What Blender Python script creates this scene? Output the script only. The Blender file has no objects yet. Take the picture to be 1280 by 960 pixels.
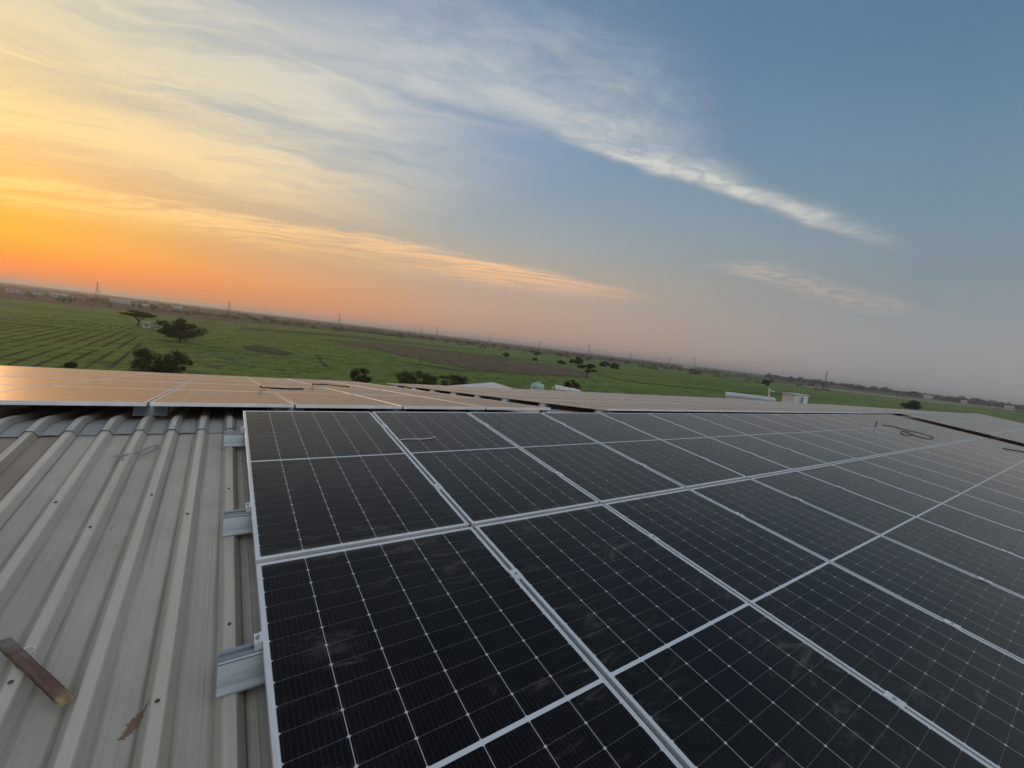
import bpy, bmesh, math, random
from mathutils import Vector, Matrix

R = math.radians
scene = bpy.context.scene
col = scene.collection

# ------------------------------------------------------------------ camera
CW = Vector((-0.16440, -4.40053, 0.89589))            # camera position (roof ridge is near the origin, x runs along it)
RX = Vector((0.82012368, -0.55950679, 0.11978854))
RD = Vector((0.04355490, -0.14770040, -0.98807265))
RF = Vector((0.57052617, 0.81555916, -0.09676334))
FPX = 520.4625
cam_data = bpy.data.cameras.new("camera")
cam = bpy.data.objects.new("camera", cam_data)
col.objects.link(cam)
m = Matrix(((RX.x, -RD.x, -RF.x, CW.x), (RX.y, -RD.y, -RF.y, CW.y), (RX.z, -RD.z, -RF.z, CW.z), (0, 0, 0, 1)))
cam.matrix_world = m
cam_data.sensor_fit = 'HORIZONTAL'
cam_data.sensor_width = 36.0
cam_data.lens = FPX / 1280 * 36.0
cam_data.clip_start = 0.05
cam_data.clip_end = 80000
scene.camera = cam

# ------------------------------------------------------------------ node helper
def srgb(r, g, b):
    f = lambda c: (c / 255 / 12.92) if c / 255 <= 0.04045 else ((c / 255 + 0.055) / 1.055) ** 2.4
    return (f(r), f(g), f(b), 1.0)

class NT:
    def __init__(self, nt):
        self.nt = nt
    def n(self, kind, **kw):
        nd = self.nt.nodes.new(kind)
        for k, v in kw.items():
            setattr(nd, k, v)
        return nd
    def put(self, sock, v):
        if isinstance(v, bpy.types.NodeSocket):
            self.nt.links.new(v, sock)
        else:
            try:
                sock.default_value = v
            except Exception:
                sock.default_value = (v[0], v[1], v[2], 1.0) if len(v) == 3 else v[:3]
    def m(self, op, a, b=None, c=None, clamp=False):
        nd = self.n('ShaderNodeMath', operation=op)
        nd.use_clamp = clamp
        self.put(nd.inputs[0], a)
        if b is not None: self.put(nd.inputs[1], b)
        if c is not None: self.put(nd.inputs[2], c)
        return nd.outputs[0]
    def vm(self, op, a, b=None, out=0):
        nd = self.n('ShaderNodeVectorMath', operation=op)
        self.put(nd.inputs[0], a)
        if b is not None: self.put(nd.inputs[1], b)
        return nd.outputs[out]
    def mix(self, f, a, b, mode='MIX'):
        nd = self.n('ShaderNodeMix', data_type='RGBA', blend_type=mode)
        self.put(nd.inputs[0], f)
        self.put(nd.inputs[6], a)
        self.put(nd.inputs[7], b)
        return nd.outputs[2]
    def ss(self, v, lo, hi):                          # smoothstep
        nd = self.n('ShaderNodeMapRange', interpolation_type='SMOOTHSTEP')
        self.put(nd.inputs[0], v); self.put(nd.inputs[1], lo); self.put(nd.inputs[2], hi)
        return nd.outputs[0]
    def lin(self, v, lo, hi, a=0.0, b=1.0):
        nd = self.n('ShaderNodeMapRange')
        self.put(nd.inputs[0], v); self.put(nd.inputs[1], lo); self.put(nd.inputs[2], hi)
        self.put(nd.inputs[3], a); self.put(nd.inputs[4], b)
        return nd.outputs[0]
    def ramp(self, f, stops, interp='LINEAR'):
        nd = self.n('ShaderNodeValToRGB')
        cr = nd.color_ramp
        cr.interpolation = interp
        while len(cr.elements) > 1: cr.elements.remove(cr.elements[0])
        cr.elements[0].position = stops[0][0]; cr.elements[0].color = stops[0][1]
        for p, c in stops[1:]:
            e = cr.elements.new(p); e.color = c
        self.put(nd.inputs[0], f)
        return nd.outputs[0]
    def noise(self, vec, scale, detail=4, rough=0.55, dist=0.0, out=0, dim='3D'):
        nd = self.n('ShaderNodeTexNoise', noise_dimensions=dim)
        self.put(nd.inputs['Vector'], vec)
        nd.inputs['Scale'].default_value = scale; nd.inputs['Detail'].default_value = detail
        nd.inputs['Roughness'].default_value = rough; nd.inputs['Distortion'].default_value = dist
        return nd.outputs[out]
    def xyz(self, x, y, z=0.0):
        nd = self.n('ShaderNodeCombineXYZ')
        self.put(nd.inputs[0], x); self.put(nd.inputs[1], y); self.put(nd.inputs[2], z)
        return nd.outputs[0]
    def sep(self, v):
        nd = self.n('ShaderNodeSeparateXYZ')
        self.put(nd.inputs[0], v)
        return nd.outputs[0], nd.outputs[1], nd.outputs[2]
    def scalev(self, v, s):
        nd = self.n('ShaderNodeMapping'); nd.vector_type = 'POINT'
        self.put(nd.inputs['Vector'], v)
        nd.inputs['Scale'].default_value = s
        return nd.outputs[0]

# ------------------------------------------------------------------ sky
SUN_AZ, SUN_EL = -19.5, 4.4                            # azimuth from +y towards +x
world = bpy.data.worlds.new("World")
scene.world = world
world.use_nodes = True
world.node_tree.nodes.clear()
W = NT(world.node_tree)
tc = W.n('ShaderNodeTexCoord')
dirv = W.vm('NORMALIZE', tc.outputs['Generated'])
dx, dy, dz = W.sep(dirv)
el = W.m('MULTIPLY', W.m('ARCSINE', W.m('MAXIMUM', dz, 0.0)), 180 / math.pi)
az = W.m('MULTIPLY', W.m('ARCTAN2', dx, dy), 180 / math.pi)
dd = W.m('ABSOLUTE', W.m('SUBTRACT', az, SUN_AZ))
dd = W.m('MINIMUM', dd, W.m('SUBTRACT', 360.0, dd))    # degrees of azimuth from the sun, 0..180
ef = W.m('DIVIDE', el, 90.0)
def eramp(lst):
    return W.ramp(ef, [(e / 90.0, srgb(*c)) for e, c in lst])
r0 = eramp([(0, (248, 122, 36)), (2, (255, 130, 18)), (4.2, (255, 170, 10)), (6, (252, 176, 38)), (10, (244, 182, 104)), (16, (205, 186, 148)), (21, (172, 174, 166)), (28, (140, 155, 170)), (42, (118, 140, 164)), (64, (80, 92, 108)), (90, (205, 200, 192))])
r20 = eramp([(0, (216, 136, 86)), (3.4, (228, 150, 92)), (7, (212, 165, 116)), (10, (198, 170, 134)), (15, (176, 172, 160)), (20, (152, 164, 172)), (28, (128, 147, 169)), (42, (106, 130, 158)), (64, (78, 90, 106)), (90, (205, 200, 192))])
r47 = eramp([(0, (184, 146, 126)), (4, (187, 156, 136)), (9.4, (182, 165, 145)), (14, (160, 165, 166)), (20, (140, 156, 172)), (25, (126, 148, 174)), (37, (100, 128, 158)), (64, (76, 88, 104)), (90, (205, 200, 192))])
r97 = eramp([(0, (140, 140, 141)), (2, (141, 142, 143)), (4.7, (143, 145, 147)), (11, (128, 140, 148)), (17, (118, 139, 153)), (24, (104, 131, 151)), (32, (88, 118, 146)), (48, (74, 102, 132)), (66, (76, 88, 104)), (90, (205, 200, 192))])  # zenith end of the front ramps raised too, as unseen fill light
r180 = eramp([(0, (184, 178, 176)), (8, (200, 200, 202)), (20, (218, 222, 226)), (40, (236, 240, 244)), (70, (230, 234, 238)), (90, (200, 202, 204))])  # unseen sky behind the camera, brightened to fill the near roof
c = W.mix(W.lin(dd, 0, 20), r0, r20)
c = W.mix(W.lin(dd, 20, 47), c, r47)
c = W.mix(W.lin(dd, 47, 97), c, r97)
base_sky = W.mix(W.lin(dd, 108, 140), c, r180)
# cirrus laid on a high flat layer: pl = direction projected on that layer
kz = W.m('ADD', W.m('MAXIMUM', dz, 0.0), 0.06)
px = W.m('DIVIDE', dx, kz); py = W.m('DIVIDE', dy, kz)
q = W.m('ADD', py, W.m('MULTIPLY', px, 0.27))          # across the streaks
plane = W.xyz(px, q)
warp = W.noise(W.scalev(plane, (1.3, 1.6, 1)), 1.0, 4, 0.55, 0.6)
qw = W.m('ADD', q, W.m('MULTIPLY', W.m('SUBTRACT', warp, 0.5), 0.55))
st1 = W.noise(W.scalev(W.xyz(px, qw), (0.55, 2.3, 1)), 1.0, 6, 0.52, 0.5)
st2 = W.noise(W.scalev(W.xyz(W.m('ADD', px, 7.3), W.m('ADD', qw, W.m('MULTIPLY', px, 0.35))), (1.1, 6.0, 1)), 1.0, 6, 0.60, 0.9)
fib = W.noise(W.scalev(W.xyz(W.m('SUBTRACT', px, W.m('MULTIPLY', qw, 0.8)), W.m('ADD', qw, W.m('MULTIPLY', px, 0.25))), (4.2, 7.0, 1)), 1.0, 7, 0.62, 1.4)
# main long band
wob = W.m('MULTIPLY', W.m('SUBTRACT', W.noise(W.scalev(W.xyz(px, 3.0), (1.6, 1, 1)), 1.0, 5, 0.55), 0.5), 0.16)
qb = W.m('ADD', W.m('SUBTRACT', q, W.m('SUBTRACT', 1.735, W.m('MULTIPLY', W.m('SUBTRACT', px, 1.45), 0.012))), wob)
fw = W.noise(W.scalev(W.xyz(W.m('ADD', px, W.m('MULTIPLY', q, 0.9)), W.m('SUBTRACT', q, W.m('MULTIPLY', px, 0.35))), (3.0, 5.0, 1)), 1.0, 6, 0.6, 0.6)
qb = W.m('ADD', qb, W.m('MULTIPLY', W.m('SUBTRACT', fw, 0.5), 0.13))
low_side = W.ss(qb, 0.085, -0.045)                     # sharp lower edge
high_w = W.m('ADD', 0.20, W.m('MULTIPLY', W.ss(px, 2.0, 0.8), 0.62))
high_side = W.ss(qb, W.m('MULTIPLY', high_w, -1.0), 0.0)
band = W.m('MULTIPLY', low_side, high_side)
band = W.m('MULTIPLY', band, W.m('MULTIPLY', W.ss(px, -0.4, 0.6), W.ss(px, 3.35, 2.2)))
core = W.m('MULTIPLY', W.ss(qb, -0.13, -0.03), W.ss(qb, 0.05, -0.01))
core = W.m('MULTIPLY', core, W.m('MULTIPLY', W.ss(px, 0.95, 1.5), W.ss(px, 3.1, 2.2)))
band = W.m('MULTIPLY', W.m('MULTIPLY', band, 0.66), W.m('ADD', W.lin(fib, 0.25, 0.70, 0.30, 0.80), W.m('MULTIPLY', W.ss(fw, 0.42, 0.66), 0.35)))
band = W.m('ADD', band, W.m('MULTIPLY', core, W.lin(fib, 0.30, 0.70, 0.08, 0.62)))
# wide broken veil on the sun side
veil = W.m('MULTIPLY', W.ss(q, 1.15, 1.9), W.ss(q, 4.4, 2.7))
veil = W.m('MULTIPLY', veil, W.ss(px, 1.5, -0.2))
rdg = W.m('POWER', W.m('SUBTRACT', 1.0, W.m('ABSOLUTE', W.m('SUBTRACT', W.m('MULTIPLY', W.noise(W.scalev(W.xyz(W.m('ADD', px, 3.1), W.m('ADD', qw, W.m('MULTIPLY', px, -0.08))), (0.7, 2.4, 1)), 1.0, 4, 0.5, 0.4), 2.0), 1.0))), 9.0)
tex = W.m('ADD', W.m('MULTIPLY', rdg, 0.34), W.m('ADD', W.m('MULTIPLY', W.ss(st1, 0.36, 0.66), 0.62), W.m('MULTIPLY', W.ss(st2, 0.40, 0.72), 0.30)))
veil = W.m('MULTIPLY', veil, W.m('ADD', 0.34, tex))
# low orange band
qo = W.m('SUBTRACT', q, W.m('ADD', 4.18, W.m('MULTIPLY', W.m('SUBTRACT', warp, 0.5), 0.9)))
lowb = W.m('MULTIPLY', W.ss(qo, -0.22, 0.04), W.ss(qo, 1.7, 0.10))
lowb = W.m('MULTIPLY', lowb, W.m('MULTIPLY', W.ss(px, 4.6, 2.4), W.lin(st2, 0.34, 0.62, 0.15, 1.05)))
# thin wisps low on the far side
qr = W.m('SUBTRACT', q, W.m('ADD', 2.62, W.m('MULTIPLY', W.m('SUBTRACT', warp, 0.5), 0.5)))
wisp = W.m('MULTIPLY', W.ss(qr, -0.42, -0.05), W.ss(qr, 0.30, 0.0))
wisp = W.m('MULTIPLY', wisp, W.m('MULTIPLY', W.m('MULTIPLY', W.ss(px, 2.9, 3.4), W.ss(px, 5.6, 4.2)), W.lin(fib, 0.35, 0.7, 0.0, 0.8)))
ccol0 = eramp([(0, (255, 165, 70)), (6, (255, 200, 100)), (10, (255, 214, 140)), (15, (250, 218, 152)), (22, (226, 212, 175)), (32, (190, 192, 190)), (90, (180, 186, 194))])
ccol1 = eramp([(0, (205, 165, 135)), (9, (242, 190, 140)), (13, (228, 202, 170)), (20, (214, 208, 196)), (30, (204, 205, 202)), (90, (180, 186, 194))])
ccol2 = eramp([(0, (150, 146, 145)), (10, (186, 168, 156)), (16, (204, 202, 196)), (30, (202, 203, 200)), (90, (180, 186, 194))])
cc = W.mix(W.lin(dd, 5, 40), ccol0, ccol1)
cc = W.mix(W.lin(dd, 50, 90), cc, ccol2)
s = W.mix(W.m('MINIMUM', veil, 0.9), base_sky, cc)
s = W.mix(W.m('MINIMUM', W.m('MULTIPLY', lowb, 0.95), 0.9), s, cc)
s = W.mix(W.m('MINIMUM', wisp, 0.6), s, cc)
s = W.mix(W.m('MINIMUM', band, 0.92), s, cc)
bg_grad = W.n('ShaderNodeBackground'); W.put(bg_grad.inputs[0], s); bg_grad.inputs[1].default_value = 0.97
nish = W.n('ShaderNodeTexSky', sky_type='NISHITA')
nish.sun_disc = False
nish.sun_elevation = R(SUN_EL); nish.sun_rotation = R(SUN_AZ)
nish.air_density = 1.2; nish.dust_density = 3.0
bg_n = W.n('ShaderNodeBackground'); W.put(bg_n.inputs[0], nish.outputs[0]); bg_n.inputs[1].default_value = 0.004
add = W.n('ShaderNodeAddShader')
W.put(add.inputs[0], bg_grad.outputs[0]); W.put(add.inputs[1], bg_n.outputs[0])
wo = W.n('ShaderNodeOutputWorld')
W.put(wo.inputs[0], add.outputs[0])

sun_d = bpy.data.lights.new("sun", 'SUN')
sun_d.energy = 0.5; sun_d.angle = R(6.0); sun_d.color = (1.0, 0.56, 0.26)
sun = bpy.data.objects.new("sun", sun_d)
col.objects.link(sun)
sv = Vector((math.sin(R(SUN_AZ)) * math.cos(R(SUN_EL)), math.cos(R(SUN_AZ)) * math.cos(R(SUN_EL)), math.sin(R(SUN_EL))))
sun.rotation_euler = sv.to_track_quat('Z', 'Y').to_euler()

vs = scene.view_settings
vs.view_transform = 'Standard'; vs.look = 'None'; vs.exposure = 0.14; vs.gamma = 1.0; vs.use_curve_mapping = False
scene.cycles.use_denoising = True
scene.cycles.max_bounces = 6
scene.cycles.volume_bounces = 0
scene.cycles.sample_clamp_indirect = 5.0

# ------------------------------------------------------------------ placing helpers
GZ = -8.2                                              # ground level
TH = 0.10871408572959596                               # roof pitch
YR = 0.175                                             # ridge position
TT = math.tan(TH)
def ray(x, y):
    return RX * ((x - 640) / FPX) + RD * ((y - 480) / FPX) + RF
def gpt(x, y, z=GZ):
    r = ray(x, y); t = (z - CW.z) / r.z
    return CW + r * t
def at(x, y, Y):
    r = ray(x, y); t = (Y - CW.y) / r.y
    return CW + r * t
def atd(x, y, d):                                      # point at horizontal distance d
    r = ray(x, y); t = d / math.hypot(r.x, r.y)
    return CW + r * t
def pz(y):                                             # height of the panel plane over y
    return YR * TT - TT * abs(y - YR)

# ------------------------------------------------------------------ object helpers
def tag(o, label=None, cat=None, group=None, kind=None):
    if label: o['label'] = label
    if cat: o['category'] = cat
    if group: o['group'] = group
    if kind: o['kind'] = kind
    return o
def empty(name, loc, label, cat, group=None):
    o = bpy.data.objects.new(name, None)
    o.empty_display_size = 0.2
    o.location = loc
    col.objects.link(o)
    return tag(o, label, cat, group)
def build(name, bm, mat, parent=None, smooth=False):
    me = bpy.data.meshes.new(name)
    bm.normal_update()
    bm.to_mesh(me); bm.free()
    if smooth:
        for p in me.polygons: p.use_smooth = True
    mats = mat if isinstance(mat, (list, tuple)) else [mat]
    for mm in mats: me.materials.append(mm)
    o = bpy.data.objects.new(name, me)
    col.objects.link(o)
    if parent is not None: o.parent = parent
    return o
def link_mesh(name, me, parent=None):
    o = bpy.data.objects.new(name, me); col.objects.link(o)
    if parent is not None: o.parent = parent
    return o
def box(bm, x0, x1, y0, y1, z0, z1, mi=0, mat4=None):
    v = [bm.verts.new(Vector(p)) for p in ((x0, y0, z0), (x1, y0, z0), (x1, y1, z0), (x0, y1, z0), (x0, y0, z1), (x1, y0, z1), (x1, y1, z1), (x0, y1, z1))]
    for f in ((3, 2, 1, 0), (4, 5, 6, 7), (0, 1, 5, 4), (1, 2, 6, 5), (2, 3, 7, 6), (3, 0, 4, 7)):
        fc = bm.faces.new([v[i] for i in f]); fc.material_index = mi
    if mat4 is not None: bmesh.ops.transform(bm, matrix=mat4, verts=v)
    return v
def tube(bm, pts, radii, n=8, cap=True):
    rings = []
    pts = [Vector(p) for p in pts]
    ref = Vector((0.31, 0.17, 0.93)).normalized()
    for i, p in enumerate(pts):
        t = (pts[min(i + 1, len(pts) - 1)] - pts[max(i - 1, 0)]).normalized()
        a = t.cross(ref)
        if a.length < 0.05: a = t.cross(Vector((1, 0, 0)))
        a.normalize(); b = t.cross(a)
        r = radii[i] if isinstance(radii, (list, tuple)) else radii
        rings.append([bm.verts.new(p + (a * math.cos(2 * math.pi * k / n) + b * math.sin(2 * math.pi * k / n)) * r) for k in range(n)])
    for i in range(len(rings) - 1):
        for k in range(n):
            bm.faces.new((rings[i][k], rings[i][(k + 1) % n], rings[i + 1][(k + 1) % n], rings[i + 1][k]))
    if cap:
        bm.faces.new(rings[0][::-1]); bm.faces.new(rings[-1])
def cyl(bm, c, r, h, n=10, axis='Z', r2=None):
    c = Vector(c); d = {'Z': Vector((0, 0, h)), 'X': Vector((h, 0, 0)), 'Y': Vector((0, h, 0))}[axis]
    tube(bm, [c, c + d], [r, r if r2 is None else r2], n)

# ------------------------------------------------------------------ materials
def mat(name):
    mt = bpy.data.materials.new(name); mt.use_nodes = True
    nt = mt.node_tree; nt.nodes.clear()
    t = NT(nt)
    b = t.n('ShaderNodeBsdfPrincipled')
    o = t.n('ShaderNodeOutputMaterial')
    nt.links.new(b.outputs[0], o.inputs[0])
    return mt, t, b
def put(t, b, **kw):
    names = dict(color='Base Color', rough='Roughness', metal='Metallic', ior='IOR', spec='Specular IOR Level', normal='Normal', alpha='Alpha', trans='Transmission Weight', coat='Coat Weight', coat_rough='Coat Roughness', sheen='Sheen Weight')
    for k, v in kw.items(): t.put(b.inputs[names[k]], v)
def bump(t, h, strength=0.3, dist=0.01):
    nd = t.n('ShaderNodeBump'); nd.inputs['Strength'].default_value = strength; nd.inputs['Distance'].default_value = dist
    t.put(nd.inputs['Height'], h)
    return nd.outputs[0]
def simple(name, c1, c2=None, scale=3.0, rough=0.6, metal=0.0, bumpd=0.0, stretch=(1, 1, 1), detail=5):
    mt, t, b = mat(name)
    tcn = t.n('ShaderNodeTexCoord')
    v = t.scalev(tcn.outputs['Object'], stretch)
    nz = t.noise(v, scale, detail)
    cc_ = t.mix(t.ss(nz, 0.35, 0.68), c1, c2 or tuple(x * 0.75 for x in c1))
    put(t, b, color=cc_, rough=rough, metal=metal)
    if bumpd: put(t, b, normal=bump(t, nz, 0.6, bumpd))
    return mt

PW, PL = 1.134, 2.278
PITCH = 1.15570
RG = 0.034

def mat_cells():
    mt, t, b = mat('solar_cells')
    tcn = t.n('ShaderNodeTexCoord')
    oi = t.n('ShaderNodeObjectInfo')
    x, y, z = t.sep(tcn.outputs['Object'])
    px_ = (PW - 0.037) / 6
    X = t.m('DIVIDE', t.m('ADD', x, PW / 2 - 0.0185), px_)
    fx = t.m('FRACT', X)
    dxx = t.m('MULTIPLY', t.m('MINIMUM', fx, t.m('SUBTRACT', 1.0, fx)), px_)
    half = (PL - 2 * 0.019 - 0.016) / 2; py_ = half / 12
    Y = t.m('DIVIDE', t.m('SUBTRACT', t.m('ABSOLUTE', y), 0.008), py_)
    fy = t.m('FRACT', Y)
    dyy = t.m('MULTIPLY', t.m('MINIMUM', fy, t.m('SUBTRACT', 1.0, fy)), py_)
    colm = t.m('LESS_THAN', dxx, 0.00125)
    rowm = t.m('LESS_THAN', dyy, 0.00075)
    dia = t.m('LESS_THAN', t.m('ADD', dxx, dyy), 0.0072)
    mid = t.m('LESS_THAN', t.m('ABSOLUTE', y), 0.0085)
    edge = t.m('MAXIMUM', t.m('GREATER_THAN', t.m('ABSOLUTE', x), PW / 2 - 0.0178), t.m('GREATER_THAN', t.m('ABSOLUTE', y), PL / 2 - 0.0175))
    fb = t.m('FRACT', t.m('MULTIPLY', X, 10.0))
    bus = t.m('LESS_THAN', t.m('ABSOLUTE', t.m('SUBTRACT', fb, 0.5)), 0.027)
    cell = t.n('ShaderNodeTexWhiteNoise', noise_dimensions='3D')
    t.put(cell.inputs[0], t.xyz(t.m('FLOOR', X), t.m('FLOOR', t.m('DIVIDE', y, py_)), oi.outputs['Random']))
    k = t.lin(cell.outputs[0], 0, 1, 0.7, 1.3)
    kk = t.xyz(k, k, k)
    base = t.vm('MULTIPLY', (0.0022, 0.0020, 0.0024), kk)
    c_ = t.mix(t.m('MULTIPLY', bus, 0.55), base, (0.06, 0.062, 0.068, 1))
    c_ = t.mix(rowm, c_, (0.11, 0.115, 0.125, 1))
    c_ = t.mix(colm, c_, (0.46, 0.47, 0.49, 1))
    c_ = t.mix(dia, c_, (0.50, 0.51, 0.53, 1))
    c_ = t.mix(t.m('MAXIMUM', mid, edge), c_, (0.62, 0.67, 0.72, 1))
    # dust: thin overall film, smears and streaks that differ panel to panel
    off = t.vm('ADD', tcn.outputs['Object'], t.xyz(t.m('MULTIPLY', oi.outputs['Random'], 37.0), t.m('MULTIPLY', oi.outputs['Random'], 91.0), 0.0))
    d1 = t.noise(off, 1.6, 6, 0.62, 0.4)
    d2 = t.noise(t.scalev(off, (1.3, 3.6, 1)), 2.2, 7, 0.68, 1.6)
    spot = t.noise(off, 46.0, 2, 0.5)
    dust = t.m('ADD', t.m('MULTIPLY', t.ss(d1, 0.40, 0.80), 0.007), t.m('MULTIPLY', t.m('MULTIPLY', t.ss(d2, 0.52, 0.74), t.ss(d1, 0.44, 0.60)), 0.21))
    dust = t.m('ADD', dust, t.m('MULTIPLY', t.ss(spot, 0.70, 0.78), 0.02))
    low = t.m('ABSOLUTE', y)
    dust = t.m('ADD', dust, t.m('MULTIPLY', t.ss(t.m('ADD', low, t.m('MULTIPLY', d2, 0.05)), PL / 2 - 0.035, PL / 2 + 0.012), 0.10))
    c_ = t.mix(dust, c_, (0.34, 0.31, 0.28, 1))
    # a thin dust film covers more of the glass the flatter it is looked along
    gm = t.n('ShaderNodeNewGeometry')
    cosv = t.m('MAXIMUM', t.m('ABSOLUTE', t.vm('DOT_PRODUCT', gm.outputs['Normal'], gm.outputs['Incoming'], 1)), 0.02)
    film = t.m('SUBTRACT', 1.0, t.m('EXPONENT', t.m('MULTIPLY', t.m('DIVIDE', t.lin(d1, 0.3, 0.7, 0.0034, 0.0056), t.m('POWER', cosv, 2.25)), -1.0)))
    film = t.m('MULTIPLY', t.m('MINIMUM', film, 0.55), t.m('SUBTRACT', 1.0, t.m('MULTIPLY', t.m('MAXIMUM', mid, edge), 0.7)))
    put(t, b, color=c_, rough=t.m('ADD', 0.27, t.m('MULTIPLY', dust, 0.9)), ior=1.28, normal=bump(t, t.noise(off, 420.0, 2, 0.6), 0.05, 0.002))
    gl = t.n('ShaderNodeBsdfGlossy'); gl.distribution = 'GGX'
    t.put(gl.inputs['Color'], (0.80, 0.66, 0.53, 1)); t.put(gl.inputs['Roughness'], 0.50)
    mx = t.n('ShaderNodeMixShader')
    t.put(mx.inputs[0], film); t.put(mx.inputs[1], b.outputs[0]); t.put(mx.inputs[2], gl.outputs[0])
    outn = [n_ for n_ in mt.node_tree.nodes if n_.type == 'OUTPUT_MATERIAL'][0]
    t.put(outn.inputs[0], mx.outputs[0])
    return mt
M_CELL = mat_cells()
M_FRAME = simple('anodised_frame', (0.78, 0.79, 0.80, 1), (0.68, 0.69, 0.70, 1), 6.0, 0.36, 0.35)
M_ALU = simple('mill_aluminium', (0.35, 0.385, 0.415, 1), (0.26, 0.29, 0.32, 1), 5.0, 0.42, 0.5, 0.0, (1, 8, 8))
M_STEEL = simple('zinc_steel', (0.45, 0.45, 0.44, 1), (0.25, 0.24, 0.23, 1), 60.0, 0.4, 0.7)
M_DARK = simple('dark_screw', (0.16, 0.13, 0.11, 1), (0.09, 0.075, 0.065, 1), 60.0, 0.6, 0.2)
M_BACK = simple('backsheet', (0.6, 0.6, 0.6, 1), None, 2.0, 0.6)
M_CABLE = simple('black_cable', (0.018, 0.018, 0.018, 1), None, 9.0, 0.45)
M_WIRE = simple('pale_wire', (0.80, 0.79, 0.76, 1), None, 9.0, 0.5)

def mat_roof(name, c1, c2, warm, metal, rough):
    mt, t, b = mat(name)
    tcn = t.n('ShaderNodeTexCoord')
    P = tcn.outputs['Object']
    x, y, z = t.sep(P)
    streak = t.noise(t.scalev(P, (26.0, 0.55, 0.0)), 1.0, 6, 0.6, 0.2)
    fine = t.noise(t.scalev(P, (90.0, 1.6, 0.0)), 1.0, 4, 0.6)
    patch = t.noise(P, 1.1, 6, 0.6, 0.5)
    mott = t.noise(P, 34.0, 5, 0.65)
    c_ = t.mix(t.ss(patch, 0.30, 0.72), c1, c2)
    c_ = t.mix(t.m('MULTIPLY', t.ss(streak, 0.50, 0.72), 0.42), c_, warm)
    c_ = t.mix(t.m('MULTIPLY', t.ss(fine, 0.56, 0.72), 0.14), c_, (0.13, 0.115, 0.10, 1))
    c_ = t.mix(t.m('MULTIPLY', t.ss(mott, 0.60, 0.80), 0.16), c_, (0.16, 0.15, 0.14, 1))
    # dirt lying along the foot of every rib
    fr = t.m('FRACT', t.m('DIVIDE', t.m('ADD', x, 0.095), RIBP))
    dr = t.m('MULTIPLY', t.m('MINIMUM', fr, t.m('SUBTRACT', 1.0, fr)), RIBP)
    foot = t.m('MULTIPLY', t.ss(dr, 0.040, 0.047), t.ss(dr, 0.066, 0.050))
    c_ = t.mix(t.m('MULTIPLY', foot, t.lin(streak, 0.35, 0.6, 0.10, 0.60)), c_, (0.10, 0.085, 0.07, 1))
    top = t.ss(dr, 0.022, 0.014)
    c_ = t.mix(t.m('MULTIPLY', top, t.lin(streak, 0.3, 0.65, 0.85, 0.40)), c_, (0.66, 0.605, 0.525, 1))  # rib tops painted lighter, as sky light would catch them
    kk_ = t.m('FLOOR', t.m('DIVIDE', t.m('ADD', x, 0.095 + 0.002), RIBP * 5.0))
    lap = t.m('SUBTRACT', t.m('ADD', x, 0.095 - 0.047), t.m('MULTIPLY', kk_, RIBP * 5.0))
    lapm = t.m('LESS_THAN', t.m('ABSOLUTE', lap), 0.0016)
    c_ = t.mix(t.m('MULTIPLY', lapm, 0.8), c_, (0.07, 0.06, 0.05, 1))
    # one flaked rust stain running off a rib
    sx_ = t.m('ADD', x, 0.349); sy_ = t.m('ADD', y, 2.768)
    al = t.m('ADD', t.m('MULTIPLY', sx_, 0.46), t.m('MULTIPLY', sy_, 0.89)); ac = t.m('SUBTRACT', t.m('MULTIPLY', sx_, 0.89), t.m('MULTIPLY', sy_, 0.46))
    rd = t.m('SQRT', t.m('ADD', t.m('POWER', t.m('DIVIDE', al, 0.056), 2.0), t.m('POWER', t.m('DIVIDE', ac, 0.019), 2.0)))
    ed = t.noise(P, 55.0, 5, 0.65, 0.8)
    rustm = t.ss(t.m('ADD', rd, t.m('MULTIPLY', t.m('SUBTRACT', ed, 0.5), 2.2)), 1.0, 0.72)
    c_ = t.mix(t.m('MULTIPLY', rustm, 0.9), c_, t.mix(ed, (0.28, 0.15, 0.095, 1), (0.12, 0.065, 0.045, 1)))
    # odd dark marks and droppings
    spk = t.noise(t.scalev(P, (1, 0.6, 1)), 9.0, 4, 0.6, 1.0)
    c_ = t.mix(t.m('MULTIPLY', t.ss(spk, 0.70, 0.76), 0.55), c_, (0.11, 0.10, 0.09, 1))
    put(t, b, color=c_, rough=t.lin(patch, 0.3, 0.7, rough - 0.06, rough + 0.10), metal=metal, normal=bump(t, t.m('ADD', t.m('MULTIPLY', patch, 1.0), t.m('MULTIPLY', mott, 0.06)), 0.25, 0.02))
    return mt
RIBP = 0.198
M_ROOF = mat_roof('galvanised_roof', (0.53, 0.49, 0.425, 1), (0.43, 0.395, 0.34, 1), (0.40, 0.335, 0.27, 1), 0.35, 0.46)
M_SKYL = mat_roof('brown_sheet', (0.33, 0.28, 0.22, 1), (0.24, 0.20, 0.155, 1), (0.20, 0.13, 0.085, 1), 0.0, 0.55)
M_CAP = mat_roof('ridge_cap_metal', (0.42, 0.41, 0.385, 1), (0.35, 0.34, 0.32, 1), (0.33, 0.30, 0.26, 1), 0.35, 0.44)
M_WALL = simple('plaster_wall', (0.46, 0.42, 0.37, 1), (0.36, 0.33, 0.29, 1), 0.8, 0.85)
M_WHITE = simple('white_paint', (0.72, 0.72, 0.70, 1), (0.60, 0.59, 0.56, 1), 1.2, 0.6)
M_WROOF = simple('pale_sheet_roof', (0.58, 0.62, 0.66, 1), (0.46, 0.50, 0.54, 1), 0.9, 0.4, 0.2, 0.0, (6, 0.6, 1))

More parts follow.
